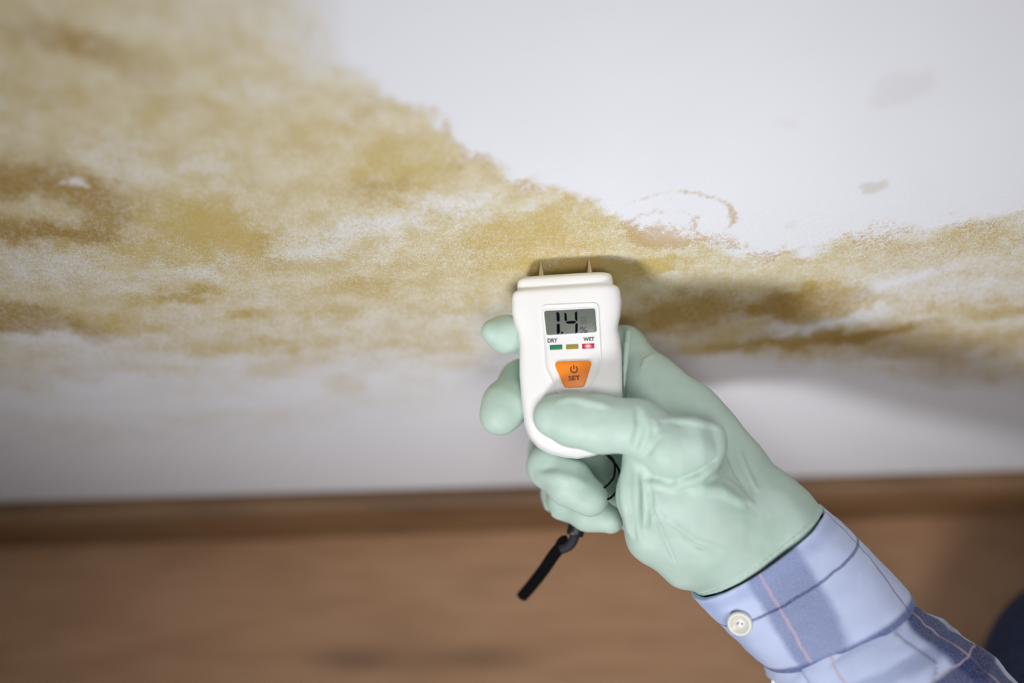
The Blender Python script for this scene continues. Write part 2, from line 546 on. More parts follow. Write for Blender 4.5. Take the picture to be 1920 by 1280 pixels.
def loft_body():
    lf = sorted([(-b, a) for a, b in (face(*p, -0.006) for p in LEFT)])
    rt = sorted([(-b, a) for a, b in (face(*p, -0.006) for p in RIGHT)])
    l0 = max(lf[0][0], rt[0][0])
    l1 = min(lf[-1][0], rt[-1][0])
    ts = np.concatenate([l0 + np.array([0, .00025, .0007, .0013, .0021, .003]), np.linspace(l0 + .0042, l1 - .018, 46), l1 - .018 * (1 - np.sin(np.linspace(0, math.pi / 2, 22)[1:]))])
    T = 0.0245
    rings = []
    NS = 72
    for l in ts:
        a = np.interp(l, [q[0] for q in lf], [q[1] for q in lf])
        b = np.interp(l, [q[0] for q in rt], [q[1] for q in rt])
        cx = (a + b) / 2
        hw = max((b - a) / 2, 0.0003)
        d0 = l - l0
        ins = 0.0 if d0 > .003 else .003 * (1 - math.sqrt(max(0, 1 - (1 - d0 / .003) ** 2)))
        hw2 = hw - ins * 0.7
        d1 = l1 - l
        end = 1.0 if d1 > .018 else math.sqrt(max(0.0, 1 - (1 - d1 / .018) ** 2.6))
        # waist hollow on the flanks: thinner body there
        ht = (T / 2 - ins) * (0.35 + 0.65 * end)
        nz = -T / 2 - (1 - end) * 0.0015
        m = 5.8 - 1.6 * sstep(l1 - .03, l1, l)
        ring = []
        for k in range(NS):
            t = 2 * math.pi * k / NS
            c, s = math.cos(t), math.sin(t)
            ring.append((cx + hw2 * math.copysign(abs(c) ** (2 / m), c), -l, nz + ht * math.copysign(abs(s) ** (2 / m), s)))
        rings.append(ring)
    return loft(rings)


def loft(rings, cap0=True, cap1=True, closed=True):
    v = [p for r in rings for p in r]
    n = len(rings[0])
    f = []
    for i in range(len(rings) - 1):
        for k in range(n if closed else n - 1):
            a = i * n + k
            b = i * n + (k + 1) % n
            f.append((a, b, b + n, a + n))
    if cap0:
        f.append(tuple(range(n))[::-1])
    if cap1:
        f.append(tuple(range((len(rings) - 1) * n, len(rings) * n)))
    return v, f


def fix(o):
    bm = bmesh.new()
    bm.from_mesh(o.data)
    bmesh.ops.recalc_face_normals(bm, faces=bm.faces[:])
    bm.to_mesh(o.data)
    bm.free()
    return o


body = fix(local('body', *loft_body(), white.m))

# cap that carries the pins
rings = []
cl, _ = face(970, 528, -0.004)
cr_, _ = face(1149.5, 520, -0.004)
cx, hw = (cl + cr_) / 2, (cr_ - cl) / 2
for i, t in enumerate(np.linspace(0, 1, 14)):
    y = 0.0002 - 0.0125 * t
    e = min(1, t * 0.0125 / 0.0028)
    ins = 0.0028 * (1 - math.sqrt(max(0, 1 - (1 - e) ** 2)))
    ring = []
    for k in range(56):
        th = 2 * math.pi * k / 56
        c, s = math.cos(th), math.sin(th)
        ring.append((cx + (hw - ins + 0.0004 * t) * math.copysign(abs(c) ** 0.36, c), y, -0.0122 + (0.0102 - ins) * math.copysign(abs(s) ** 0.4, s)))
    rings.append(ring)
fix(local('pin_cap', *loft(rings), white.m))
mx, _ = face(1013.5, 487, PIN_N)
mx2, _ = face(1104, 485, PIN_N)
for px in (mx, mx2):
    rings = []
    for y, r in ((-0.002, .00135), (0.0004, .00135), (0.002, .00118), (0.0055, .00062), (0.0085, .00022), (PIN_LEN + .0006, .00003)):
        rings.append([(px + r * math.cos(t), y, PIN_N + r * math.sin(t)) for t in [2 * math.pi * k / 14 for k in range(14)]])
    fix(local('pin', *loft(rings), steel.m))


def round_poly(pts, r, seg=5):
    out = []
    n = len(pts)
    for i in range(n):
        p0, p1, p2 = Vector(pts[i - 1]), Vector(pts[i]), Vector(pts[(i + 1) % n])
        a = (p0 - p1).normalized()
        b = (p2 - p1).normalized()
        ang = math.acos(max(-1, min(1, a.dot(b))))
        d = min(r / math.tan(ang / 2), (p0 - p1).length * 0.45, (p2 - p1).length * 0.45)
        s, e = p1 + a * d, p1 + b * d
        for k in range(seg + 1):
            t = k / seg
            out.append(tuple((s * (1 - t) ** 2) + p1 * (2 * t * (1 - t)) + e * (t * t)))
    return out


def inset(poly, d):
    n = len(poly)
    c = Vector((sum(p[0] for p in poly) / n, sum(p[1] for p in poly) / n))
    out = []
    for i in range(n):
        a, b = Vector(poly[i - 1]), Vector(poly[(i + 1) % n])
        t = (b - a).normalized()
        nr = Vector((-t.y, t.x))
        p = Vector(poly[i])
        if nr.dot(c - p) < 0:
            nr = -nr
        out.append(tuple(p + nr * d))
    return out


def plate(name, px_pts, r, z0, z1, bev, mat, parent=None, smooth=True):
    P = round_poly([face(*p) for p in px_pts], r)
    rings = [[(x, y, z0) for x, y in P]]
    for t in (0, .3, .6, .85, 1):
        q = inset(P, bev * (1 - math.sqrt(max(0, 1 - t * t))) if bev else 0)
        rings.append([(x, y, z1 - bev + bev * t) for x, y in q])
    return fix(local(name, *loft(rings), mat, parent, smooth))


PAN = [(1012, 571), (1123, 566), (1129, 686), (1106, 741), (1046, 743), (1020, 690)]
# face plate: a rim standing proud of the housing, its field a little lower
PO = round_poly([face(*p) for p in PAN], 0.0032)
rings = [[(x, y, -0.002) for x, y in PO]]
for dx, z in ((0, .0001), (.0002, .0003), (.0006, .0004), (.0010, .0003), (.0012, .00012), (.0024, .0001)):
    rings.append([(x, y, z) for x, y in inset(PO, dx)])
panel = fix(local('face_plate', *loft(rings), panel_white.m))
lcd = plate('display', [(1020, 583), (1115.5, 578), (1119, 622), (1025, 628)], 0.0011, -0.001, 0.00032, 0.0001, lcd_m.m, panel)
# raised lip around the display
LO = round_poly([face(*p) for p in [(1017, 579), (1118.5, 574), (1122.5, 625.5), (1022, 632)]], 0.0016)
LI = round_poly([face(*p) for p in [(1020, 582.6), (1115.7, 577.7), (1119.3, 622.3), (1024.8, 628.4)]], 0.0011)
rr = [[(x, y, 0.0) for x, y in LO], [(x, y, .00028) for x, y in inset(LO, .0003)], [(x, y, .00040) for x, y in inset(LI, -.0003)], [(x, y, .00036) for x, y in LI], [(x, y, 0.0) for x, y in LI]]
fix(local('display_rim', *loft(rr, False, False), panel_white.m, panel))


def flat(name, polys, z, mat, parent):
    """flat print: several thin polygons given in face coordinates"""
    v, f = [], []
    for P in polys:
        n = len(P)
        i = len(v)
        v += [(x, y, z) for x, y in P]
        f.append(tuple(range(i, i + n)))
    o = local(name, v, f, mat, parent, False)
    bm = bmesh.new()
    bm.from_mesh(o.data)
    for fc in bm.faces:
        fc.normal_update()
        if fc.normal.z < 0:
            fc.normal_flip()
    bm.to_mesh(o.data)
    bm.free()
    return o


def fp(*pts):
    return [face(*p) for p in pts]


ZL = 0.00042
# seven-segment reading 1.4
flat('reading', [
    fp((1043, 586), (1045, 584.4), (1049, 588), (1049.4, 601.5), (1046.5, 604), (1043.8, 601)),
    fp((1043.6, 609), (1046.5, 606), (1049.6, 608.5), (1050, 622.5), (1047, 626.4), (1044, 626)),
    fp((1051.7, 623.6), (1052.4, 622.1), (1054, 621.6), (1055.5, 622.3), (1056, 623.8), (1055.3, 625.2), (1053.6, 625.8), (1052.2, 625.1)),
    fp((1058, 585.6), (1062.2, 588.5), (1063, 601), (1060.4, 602.8), (1058.6, 600.6)),
    fp((1060.4, 604.4), (1064.5, 602), (1076.5, 601.4), (1081, 603.8), (1076.8, 606.6), (1064.5, 607.2)),
    fp((1077.6, 586), (1082, 583.4), (1082.8, 601), (1081, 602.4), (1078.2, 600)),
    fp((1078.6, 608.2), (1081.4, 605.4), (1083.2, 607), (1083.2, 622), (1079.2, 625.6), (1078.4, 624.6)),
], ZL, seg_m.m, lcd)


def bar(x0, y0, x1, y1, wd):
    a, b = Vector((x0, y0)), Vector((x1, y1))
    t = (b - a).normalized() * wd / 2
    nn = Vector((-t.y, t.x))
    return fp(*[tuple(q) for q in (a + nn, b + nn, b - nn, a - nn)])


flat('material_icon', [bar(1088.4, 595, 1098.6, 594.5, .8), bar(1098.4, 594.2, 1099, 605.8, .8), bar(1088.4, 594.6, 1089, 606.4, .8), bar(1088.8, 606.2, 1099.2, 605.6, .8),
                       bar(1090.5, 598, 1096.5, 597.7, .7), bar(1096.3, 597.4, 1096.6, 602, .7), bar(1089, 601.8, 1098.6, 601.2, .7), bar(1093.4, 601.5, 1093.6, 606, .7)], ZL, ghost.m, lcd)


def text(name, s, px_box, z, mat, parent, off=0.0):
    cu = bpy.data.curves.new(name, 'FONT')
    cu.body = s
    cu.size = 1
    cu.offset = off
    cu.resolution_u = 4
    t = bpy.data.objects.new(name, cu)
    C.objects.link(t)
    bpy.context.view_layer.update()
    me = bpy.data.meshes.new_from_object(t.evaluated_get(bpy.context.evaluated_depsgraph_get()))
    bpy.data.objects.remove(t)
    co = np.array([v.co[:] for v in me.vertices])
    lo, hi = co.min(0), co.max(0)
    (x0, y0, x1, y1) = px_box            # text cell: left/top of its left end, right/bottom of its right end
    dy = (x1 - x0) * -0.050
    TL, TR, BL = Vector(face(x0, y0)), Vector(face(x1, y0 + dy)), Vector(face(x0 + (y1 - y0) * 0.06, y1))
    for v in me.vertices:
        a = (v.co.x - lo[0]) / (hi[0] - lo[0])
        b = (hi[1] - v.co.y) / (hi[1] - lo[1])
        q = TL + (TR - TL) * a + (BL - TL) * b
        v.co = (q.x, q.y, z)
    return local(name, me, None, mat, parent)


text('percent_sign', '%', (1087, 613, 1101, 624.6), ZL, ink.m, lcd, 0.0)
text('dry_lettering', 'DRY', (1026.4, 634.6, 1045.2, 642.6), 0.00016, ink.m, panel, 0.034)
text('wet_lettering', 'WET', (1093.4, 632.4, 1114.2, 639.6), 0.00016, ink.m, panel, 0.034)
for mat_, pts, lab in ((green.m, [(1030.5, 647), (1054, 646), (1054.6, 655), (1031, 656)], 'dark green indicator'), (olive.m, [(1061, 646), (1084, 645), (1084.4, 654), (1061.4, 655)], 'olive yellow indicator'),
                       (red.m, [(1091, 644.8), (1114, 643.6), (1114.4, 653), (1091.4, 654)], 'lit red indicator')):
    o = plate('indicator_light', pts, 0.00015, -0.0005, 0.0003, 0.0001, mat_, panel)
    o['label'] = lab
# button
plate('button_seat', [(1035, 676.5), (1113.5, 673), (1097, 729), (1056, 730)], 0.0018, -0.001, 0.00038, 0.00025, panel_white.m, panel)
button = plate('set_button', [(1037, 679), (1111.6, 675.6), (1095.4, 726), (1058.4, 727.2)], 0.0019, -0.001, 0.0013, 0.0005, orange.m)
ZB = 0.00136
pc = Vector(face(1076.2, 692.2, .0013))
R1, R2 = 0.00172, 0.00116
arc = []
for k in range(28):
    t0 = math.radians(90 + 38 + (360 - 76) * k / 28)
    t1 = math.radians(90 + 38 + (360 - 76) * (k + 1) / 28)
    arc.append([(pc.x + r * math.cos(t), pc.y + r * math.sin(t)) for r, t in ((R1, t0), (R1, t1), (R2, t1), (R2, t0))])
arc.append([(pc.x + dx, pc.y + dy) for dx, dy in ((-.00024, .0019), (.00024, .0019), (.00024, .0001), (-.00024, .0001))])
flat('power_symbol', arc, ZB, ink_o.m, button)
text('set_lettering', 'SET', (1065.6, 705.2, 1087.2, 714.2), ZB, ink_o.m, button, 0.028)


# ------------------------------------------------------------------ tubes
def catmull(P, n=8):
    P = [Vector(p) for p in P]
    out = []
    for i in range(len(P) - 1):
        p0 = P[max(i - 1, 0)]
        p1, p2 = P[i], P[i + 1]
        p3 = P[min(i + 2, len(P) - 1)]
        for k in range(n):
            t = k / n
            out.append(0.5 * ((2 * p1) + (p2 - p0) * t + (2 * p0 - 5 * p1 + 4 * p2 - p3) * t * t + (3 * p1 - p0 - 3 * p2 + p3) * t ** 3))
    out.append(P[-1])
    return out


def tube(P, radii, seg=10, flatten=1.0, up=None):
    n = len(P)
    rings = []
    for i, p in enumerate(P):
        t = (P[min(i + 1, n - 1)] - P[max(i - 1, 0)]).normalized()
        a = t.cross(up or CF)
        a = a.normalized() if a.length > 1e-6 else t.orthogonal().normalized()
        b = t.cross(a).normalized()
        r = radii if isinstance(radii, float) else radii[i]
        rings.append([p + a * (r * math.cos(q)) + b * (r * flatten * math.sin(q)) for q in [2 * math.pi * k / seg for k in range(seg)]])
    return loft(rings)


# wrist strap: thin double cord from the lower end of the housing, clamp and thick tail
tail_d = [0.655, 0.662, 0.670, 0.680, 0.692]
P = catmull([at(1128, 846, .646), at(1150, 862, .640), at(1152, 890, .638), at(1143, 905, .640), at(1128, 920, .646), at(1108, 950, .672), at(1090, 975, .676), at(1080, 994, .668)], 8)
fix(mesh_obj('strap_cord', *tube(P, 0.00052, 8), black.m, meter))
P = catmull([at(1132, 846, .648), at(1160, 880, .642), at(1158, 915, .640), at(1146, 932, .641), at(1134, 939, .645), at(1114, 960, .674), at(1094, 980, .678), at(1084, 996, .670)], 8)
fix(mesh_obj('strap_cord', *tube(P, 0.00052, 8), black.m, meter))
P = [at(1080, 978, .668), at(1080, 984, .668), at(1079, 996, .668), at(1078.5, 1002, .668), at(1078, 1004, .668)]
fix(mesh_obj('strap_clamp', *tube(P, [.0030, .0037, .0040, .0040, .0034], 20, 0.6), NT('clamp_plastic', 0.4, (0.006, 0.006, 0.008, 1)).m, meter))
braid = NT('braided_cord', 0.7)
vv = braid.obj()
wv = braid.n('ShaderNodeTexWave')
wv.inputs['Scale'].default_value = 420
braid.l(vv, wv.inputs[0])
braid.color(braid.mix(braid.math('MULTIPLY', braid.smooth(wv.outputs[0], .75, .95), .3), (0.008, 0.008, 0.012, 1), (0.09, 0.10, 0.16, 1)))
P = catmull([at(1078, 1002, .668), at(1074, 1014, .668), at(1066, 1024, .669), at(1052, 1030, .671)], 6)
fix(mesh_obj('strap_braid', *tube(P, 0.0023, 14, 0.8), braid.m, meter))
P = catmull([at(1062, 1010, .671), at(1054, 1012, .672), at(1048, 1022, .673), at(1056, 1030, .672), at(1064, 1024, .671)], 6)
fix(mesh_obj('strap_knot', *tube(P, 0.0018, 12), black.m, meter))
P = catmull([at(1056, 1020, .672), at(1040, 1038, .675), at(1018, 1070, .681), at(996, 1098, .688), at(977, 1120, .694)], 8)
fix(mesh_obj('strap_tail', *tube(P, [.0026] * 4 + [.0029] * (len(P) - 5) + [.0020], 14, 0.7), black.m, meter))


# ------------------------------------------------------------------ signed distance modelling for the gloved hand
class Field:
    """grid in camera-aligned millimetres (right, up, towards the lens), sampled distance field"""
    def __init__(s, lo, hi, h):
        s.lo = np.array(lo, float)
        s.h = h
        s.n = np.ceil((np.array(hi) - s.lo) / h).astype(int) + 1
        s.g = np.full(s.n, 60.0, np.float32)

    def sub(s, lo, hi):
        a = np.clip(np.floor((np.array(lo) - s.lo) / s.h).astype(int), 0, s.n)
        b = np.clip(np.ceil((np.array(hi) - s.lo) / s.h).astype(int) + 1, 0, s.n)
        sl = tuple(slice(i, j) for i, j in zip(a, b))
        ax = [s.lo[d] + s.h * np.arange(a[d], b[d], dtype=np.float32) for d in range(3)]
        return sl, ax

    def cone(s, a, b, ra, rb, k, op='add', squash=None):
        a, b = np.array(a, np.float32), np.array(b, np.float32)
        pad = max(ra, rb) + k + 5
        sl, (x, y, z) = s.sub(np.minimum(a, b) - pad, np.maximum(a, b) + pad)
        if min(len(x), len(y), len(z)) == 0:
            return
        x = x[:, None, None] - a[0]
        y = y[None, :, None] - a[1]
        z = z[None, None, :] - a[2]
        ba = b - a
        t = np.clip((x * ba[0] + y * ba[1] + z * ba[2]) / max(float(ba @ ba), 1e-6), 0, 1)
        d = np.sqrt((x - t * ba[0]) ** 2 + (y - t * ba[1]) ** 2 + (z - t * ba[2]) ** 2) - (ra + (rb - ra) * t)
        g = s.g[sl]
        if op == 'add':
            h = np.maximum(k - np.abs(g - d), 0) / k if k > 0 else 0
            s.g[sl] = np.minimum(g, d) - h * h * k * 0.25
        else:
            h = np.maximum(k - np.abs(-g - d), 0) / k
            s.g[sl] = np.maximum(g, -d) + h * h * k * 0.25

    def chain(s, pts, k):
        for (p, r), (q, r2) in zip(pts[:-1], pts[1:]):
            s.cone(p, q, r, r2, k)

    def sample(s, p):
        q = (np.asarray(p) - s.lo) / s.h
        i = np.clip(np.floor(q).astype(int), 0, s.n - 2)
        f = q - i
        v = 0
        for dx in (0, 1):
            for dy in (0, 1):
                for dz in (0, 1):
                    wgt = (f[0] if dx else 1 - f[0]) * (f[1] if dy else 1 - f[1]) * (f[2] if dz else 1 - f[2])
                    v += wgt * s.g[i[0] + dx, i[1] + dy, i[2] + dz]
        return v

    def mesh(s):
        g = s.g
        n = g.shape
        ins = g < 0
        cnt = np.zeros(tuple(np.array(n) - 1), np.int8)
        for dx in (0, 1):
            for dy in (0, 1):
                for dz in (0, 1):
                    cnt += ins[dx:n[0] - 1 + dx, dy:n[1] - 1 + dy, dz:n[2] - 1 + dz]
        act = np.argwhere((cnt > 0) & (cnt < 8))
        vid = np.full(cnt.shape, -1, np.int64)
        vid[act[:, 0], act[:, 1], act[:, 2]] = np.arange(len(act))
        acc = np.zeros((len(act), 3))
        num = np.zeros(len(act))
        cs = [np.array(c) for c in np.ndindex(2, 2, 2)]
        for c0 in cs:
            for d in range(3):
                if c0[d]:
                    continue
                c1 = c0.copy()
                c1[d] = 1
                p = act + c0
                q = act + c1
                v0 = g[p[:, 0], p[:, 1], p[:, 2]]
                v1 = g[q[:, 0], q[:, 1], q[:, 2]]
                m = (v0 < 0) != (v1 < 0)
                t = np.where(m, v0 / np.where(m, v0 - v1, 1), 0)
                pos = np.repeat(c0[None, :].astype(float), len(act), 0)
                pos[:, d] += t
                acc[m] += pos[m]
                num[m] += 1
        V = s.lo + (act + acc / num[:, None]) * s.h
        F = []
        for d in range(3):
            e1, e2 = [(1, 2), (2, 0), (0, 1)][d]
            a = ins.take(range(0, n[d] - 1), d)
            b = ins.take(range(1, n[d]), d)
            pts = np.argwhere(a != b)
            ok = (pts[:, e1] > 0) & (pts[:, e2] > 0) & (pts[:, e1] < n[e1] - 1) & (pts[:, e2] < n[e2] - 1)
            pts = pts[ok]
            sg = ins[pts[:, 0], pts[:, 1], pts[:, 2]]
            o1 = np.zeros(3, int)
            o1[e1] = 1
            o2 = np.zeros(3, int)
            o2[e2] = 1
            ids = [vid[tuple((pts - o).T)] for o in (o1 + o2, o2, np.zeros(3, int), o1)]
            q = np.stack(ids, 1)
            q[~sg] = q[~sg][:, ::-1]
            F.append(q)
        return V, np.concatenate(F)


REF = 0.640                                     # depth of the modelling plane


def mmc(px, py, depth):
    """photo position + depth (mm) -> camera-aligned millimetres"""
    return np.array([(px - 960) / FPX * depth, (640 - py) / FPX * depth, 640.0 - depth])


def to_world(V):
    V = np.asarray(V) / 1000.0
    return np.array(CAM) + V[:, :1] * np.array(CR) + V[:, 1:2] * np.array(CU) + (REF - V[:, 2:3]) * np.array(CF)


def lap(V, F, it=2, lam=0.5):
    e = np.concatenate([F[:, [0, 1]], F[:, [1, 2]], F[:, [2, 3]], F[:, [3, 0]]])
    e = np.concatenate([e, e[:, ::-1]])
    for _ in range(it):
        acc = np.zeros_like(V)
        np.add.at(acc, e[:, 0], V[e[:, 1]])
        deg = np.bincount(e[:, 0], minlength=len(V))[:, None]
        V = V + lam * (acc / deg - V)
    return V


def sdf_obj(name, fld, mat, parent, it=2):
    V, F = fld.mesh()
    V = lap(V, F, it)
    Wd = to_world(V)
    me = bpy.data.meshes.new(name)
    me.vertices.add(len(Wd))
    me.vertices.foreach_set('co', Wd.astype(np.float32).ravel())
    me.loops.add(F.size)
    me.loops.foreach_set('vertex_index', F.astype(np.int32).ravel())
    me.polygons.add(len(F))
    me.polygons.foreach_set('loop_start', np.arange(0, F.size, 4, dtype=np.int32))
    me.polygons.foreach_set('loop_total', np.full(len(F), 4, np.int32))
    me.update(calc_edges=True)
    me.validate()
    me.shade_smooth()
    return link(name, me, mat, parent)


_k = ray(2085, 1300)
KNEE = CAM + _k * ((CAM.z - 0.070) / -_k.z)
person = empty('person', Matrix.Translation((KNEE.x, KNEE.y, 0)))
tag(person, 'person in plaid shirt, jeans and mint glove pressing a meter to the wall', 'person')


def J(px, py, d, r):
    return (mmc(px, py, d), r)


def build_glove():
    lo = np.minimum(mmc(870, 1200, 720), mmc(870, 1200, 590))
    hi = np.maximum(mmc(1600, 560, 720), mmc(1600, 560, 590))
    lo[2], hi[2] = 640 - 722, 640 - 586
    H = 0.65

    def new():
        return Field(lo, hi, H)

    palm = new()
    # back of the hand and metacarpals (index side is the upper right outline)
    palm.chain([J(1292, 780, 650, 15), J(1346, 872, 645, 18), J(1437, 977, 642, 20.5), J(1524, 1064, 644, 21.5)], 8)
    palm.chain([J(1268, 830, 664, 15), J(1330, 930, 656, 19), J(1420, 1030, 648, 20), J(1500, 1110, 648, 20)], 8)
    palm.chain([J(1235, 905, 672, 14), J(1300, 990, 660, 17), J(1390, 1054, 650, 16), J(1480, 1122, 650, 18)], 8)
    palm.chain([J(1222, 968, 670, 12), J(1288, 1034, 656, 12), J(1350, 1060, 648, 12.8), J(1460, 1130, 650, 15.5)], 8)
    # ball of the thumb and the fold that hangs from it
    palm.chain([J(1268, 850, 624, 13), J(1300, 920, 628, 17), J(1380, 1000, 636, 20)], 8)
    palm.chain([J(1214, 862, 624, 11), J(1216, 930, 628, 12.5), J(1230, 1000, 634, 12), J(1290, 1050, 640, 13)], 7)
    palm.chain([J(1260, 940, 626, 13), J(1330, 1010, 632, 16), J(1400, 1050, 640, 18)], 8)
    # web between thumb and index finger
    palm.chain([J(1230, 735, 652, 12), J(1275, 810, 640, 15)], 8)
    palm.chain([J(1210, 780, 648, 12), J(1260, 850, 640, 14)], 8)

    thumb = new()
    thumb.chain([J(1292, 858, 617, 13.5), J(1254, 842, 614, 12.6), J(1200, 803, 615, 11.6), J(1126, 798, 618, 11.6), J(1074, 789, 620.0, 10.8), J(1040, 781, 621.5, 9.4)], 3)
    thumb.chain([J(1062, 764, 618, 3.6), J(1120, 772, 616, 5.0), J(1190, 778, 614, 5.0)], 6)
    # boxy joint of the thumb, standing proud of the hand behind it
    knob = new()
    knob.chain([J(1252, 838, 612, 11.5), J(1300, 838, 612, 9.6), J(1326, 834, 614, 7.0)], 5)
    knob.chain([J(1268, 858, 613, 11), J(1318, 850, 614, 7.5)], 5)
    knob.chain([J(1246, 801, 612, 3.4), J(1300, 806, 611, 3.4), J(1341, 812, 613, 2.6)], 6)
    knob.chain([J(1342, 812, 613, 2.4), J(1341, 834, 613, 2.4), J(1332, 856, 615, 2.6)], 6)

    index = new()
    index.chain([J(1318, 812, 648, 13), J(1222, 716, 655, 11.5), J(1170, 654, 668, 10), J(1070, 640, 676, 9), J(985, 630, 664, 8.2), J(945, 626, 652, 7.8), J(924, 621, 648, 5.2)], 5)
    middle = new()
    middle.chain([J(1268, 830, 668, 13), J(1160, 745, 685, 11.5), J(1060, 700, 688, 10), J(978, 712, 668, 9), J(948, 758, 654, 10), J(937, 778, 651, 9.3)], 5)
    ring = new()
    ring.chain([J(1235, 905, 678, 12), J(1130, 850, 700, 11.5), J(1036, 846, 680, 11), J(1034, 872, 658, 10.8), J(1070, 906, 648, 10.2), J(1104, 932, 645, 7.8), J(1108, 936, 645, 7.2)], 4)
    little = new()
    little.chain([J(1222, 968, 676, 11), J(1130, 935, 694, 10), J(1056, 925, 684, 10), J(1066, 938, 668, 9.0), J(1104, 960, 661, 8.4), J(1144, 974, 657, 6.6)], 4)

    tot = palm.g.copy()

    def smin(a, b, k):
        h = np.maximum(k - np.abs(a - b), 0) / k
        return np.minimum(a, b) - h * h * k * 0.25
    parts = [smin(smin(tot, thumb.g, 3.0), knob.g, 0.8), smin(tot, index.g, 9), smin(tot, middle.g, 5), smin(tot, ring.g, 3), smin(tot, little.g, 2.5)]
    out = parts[0]
    for q in parts[1:]:
        out = smin(out, q, 0.5)
    f = new()
    f.g = out.astype(np.float32)

    def surf(px, py):
        prev = None
        for d in np.arange(588, 715, 0.4):
            v = f.sample(mmc(px, py, d))
            if v < 0:
                return d
        return None

    def line(pts, r, k, op, sink):
        """ridge or crease that follows the surface under a polyline"""
        P = []
        for (a, b) in zip(pts[:-1], pts[1:]):
            n = max(2, int(math.hypot(b[0] - a[0], b[1] - a[1]) / 9))
            for i in range(n):
                P.append((a[0] + (b[0] - a[0]) * i / n, a[1] + (b[1] - a[1]) * i / n))
        P.append(pts[-1])
        Q = []
        for i, (x, y) in enumerate(P):
            d = surf(x, y)
            if d is None:
                continue
            t = i / (len(P) - 1)
            rr = r * (0.25 + 0.75 * math.sin(math.pi * (0.08 + 0.84 * t)))
            Q.append((mmc(x, y, d + sink), rr))
        for (p, r1), (q, r2) in zip(Q[:-1], Q[1:]):
            if np.linalg.norm(p - q) < 9:
                f.cone(p, q, r1, r2, k, op)

    # creases first, then raised folds of the loose latex
    for pts, r, k in [
        ([(1204, 872), (1222, 894), (1262, 903), (1310, 886), (1342, 862)], 1.3, 1.0),
        ([(1208, 880), (1212, 930), (1206, 985)], 1.0, 4.0),
        ([(1232, 935), (1258, 985), (1312, 1026), (1345, 1032)], 0.9, 1.0),
        ([(1216, 945), (1238, 1000), (1262, 1050)], 0.8, 2.0),
        ([(1366, 850), (1380, 884), (1398, 912)], 0.5, 2.5),
        ([(1196, 768), (1200, 800), (1190, 838)], 0.7, 3.0),
        ([(1236, 800), (1226, 826), (1212, 850)], 0.9, 2.0),
    ]:
        line(pts, r, k, 'cut', -0.2)
    for pts, r, k in [
        ([(1226, 918), (1252, 972), (1305, 1012), (1352, 1026)], 1.0, 1.6),
        ([(1216, 905), (1262, 914), (1310, 898), (1350, 866)], 1.2, 2.2),
        ([(1238, 787), (1290, 791), (1344, 801)], 1.0, 2.0),
        ([(1212, 905), (1230, 985), (1262, 1060)], 0.9, 1.8),
        ([(1215, 842), (1234, 814), (1228, 790)], 1.0, 2.5),
        ([(1012, 892), (1050, 894), (1090, 902)], 0.45, 4.0),
        ([(1228, 664), (1210, 676), (1204, 696)], 1.0, 1.2),
        ([(1360, 900), (1380, 916), (1408, 944)], 0.8, 2.0),
        ([(1388, 852), (1398, 884), (1414, 914)], 0.6, 2.2),
        ([(1300, 918), (1350, 918), (1392, 940)], 0.7, 4.0),
        ([(1052, 752), (1075, 748), (1140, 762)], 0.7, 2.5),
        ([(1172, 880), (1174, 940), (1184, 1000)], 1.0, 4.0),
        ([(1192, 890), (1194, 940), (1200, 1010)], 0.8, 2.5),
        ([(1020, 945), (1030, 960), (1045, 970)], 0.8, 2.0),
    ]:
        line(pts, r, k, 'add', 0.45)
    # loose flap of latex standing beside the housing
    for (p, r1), (q, r2) in zip(*(lambda c: (c[:-1], c[1:]))([J(1178, 624, 651, 1.5), J(1176, 646, 647, 1.6), J(1172, 690, 643, 0.9), J(1169, 745, 640, 0.5)])):
        f.cone(p, q, r1, r2, 1.0)
    # loose-latex unevenness
    ax = [f.lo[d] + f.h * np.arange(f.n[d]) for d in range(3)]
    A, B = np.meshgrid(ax[0], ax[1], indexing='ij')
    f.g += ((fbm(A / 11 + B / 30, B / 11 - A / 24, 3, 3) - 0.5) * 0.8)[:, :, None].astype(np.float32)
    # cut off at the hem, just inside the shirt cuff
    p0 = mmc(1530, 962, 640)
    nrm = mmc(1640, 1110, 640) - mmc(1530, 962, 640)
    nrm = nrm / np.linalg.norm(nrm)
    X = ax[0][:, None, None]
    Y = ax[1][None, :, None]
    Z = ax[2][None, None, :]
    pl0 = (X - p0[0]) * nrm[0] + (Y - p0[1]) * nrm[1] + (Z - p0[2]) * nrm[2]
    # rolled hem
    f.g = np.minimum(f.g, np.maximum(f.g - 0.9, np.abs(pl0 + 1.0) - 0.9)).astype(np.float32)
    f.g = f.g + (3.2 * sstep(-0.2, 2.0, pl0)).astype(np.float32)
    f.g = np.maximum(f.g, pl0 - 9.0).astype(np.float32)
    M = NT('mint_latex', 0.5, srgb(196, 222, 208))
    M.b.inputs['Subsurface Weight'].default_value = 0.12
    M.b.inputs['Subsurface Radius'].default_value = (0.003, 0.005, 0.004)
    M.b.inputs['Subsurface Scale'].default_value = 0.6
    M.b.inputs['Specular IOR Level'].default_value = 0.35
    v = M.obj()
    M.color(M.mix(M.smooth(M.noise(v, 60, 3), 0.35, 0.7), srgb(192, 214, 204), srgb(182, 207, 195)))
    mp_ = M.n('ShaderNodeMapping')
    mp_.inputs['Scale'].default_value = (1.0, 0.35, 1.6)
    mp_.inputs['Rotation'].default_value = (0.3, 0.5, 0.8)
    M.l(v, mp_.inputs[0])
    M.bump(M.math('ADD', M.math('MULTIPLY', M.noise(v, 900, 3), 0.12), M.noise(mp_.outputs[0], 110, 3, 0.55)), 0.10, 0.0022)
    return sdf_obj('glove', f, M.m, person, 1)


glove = build_glove()
glove['label'] = 'pale mint green latex glove'


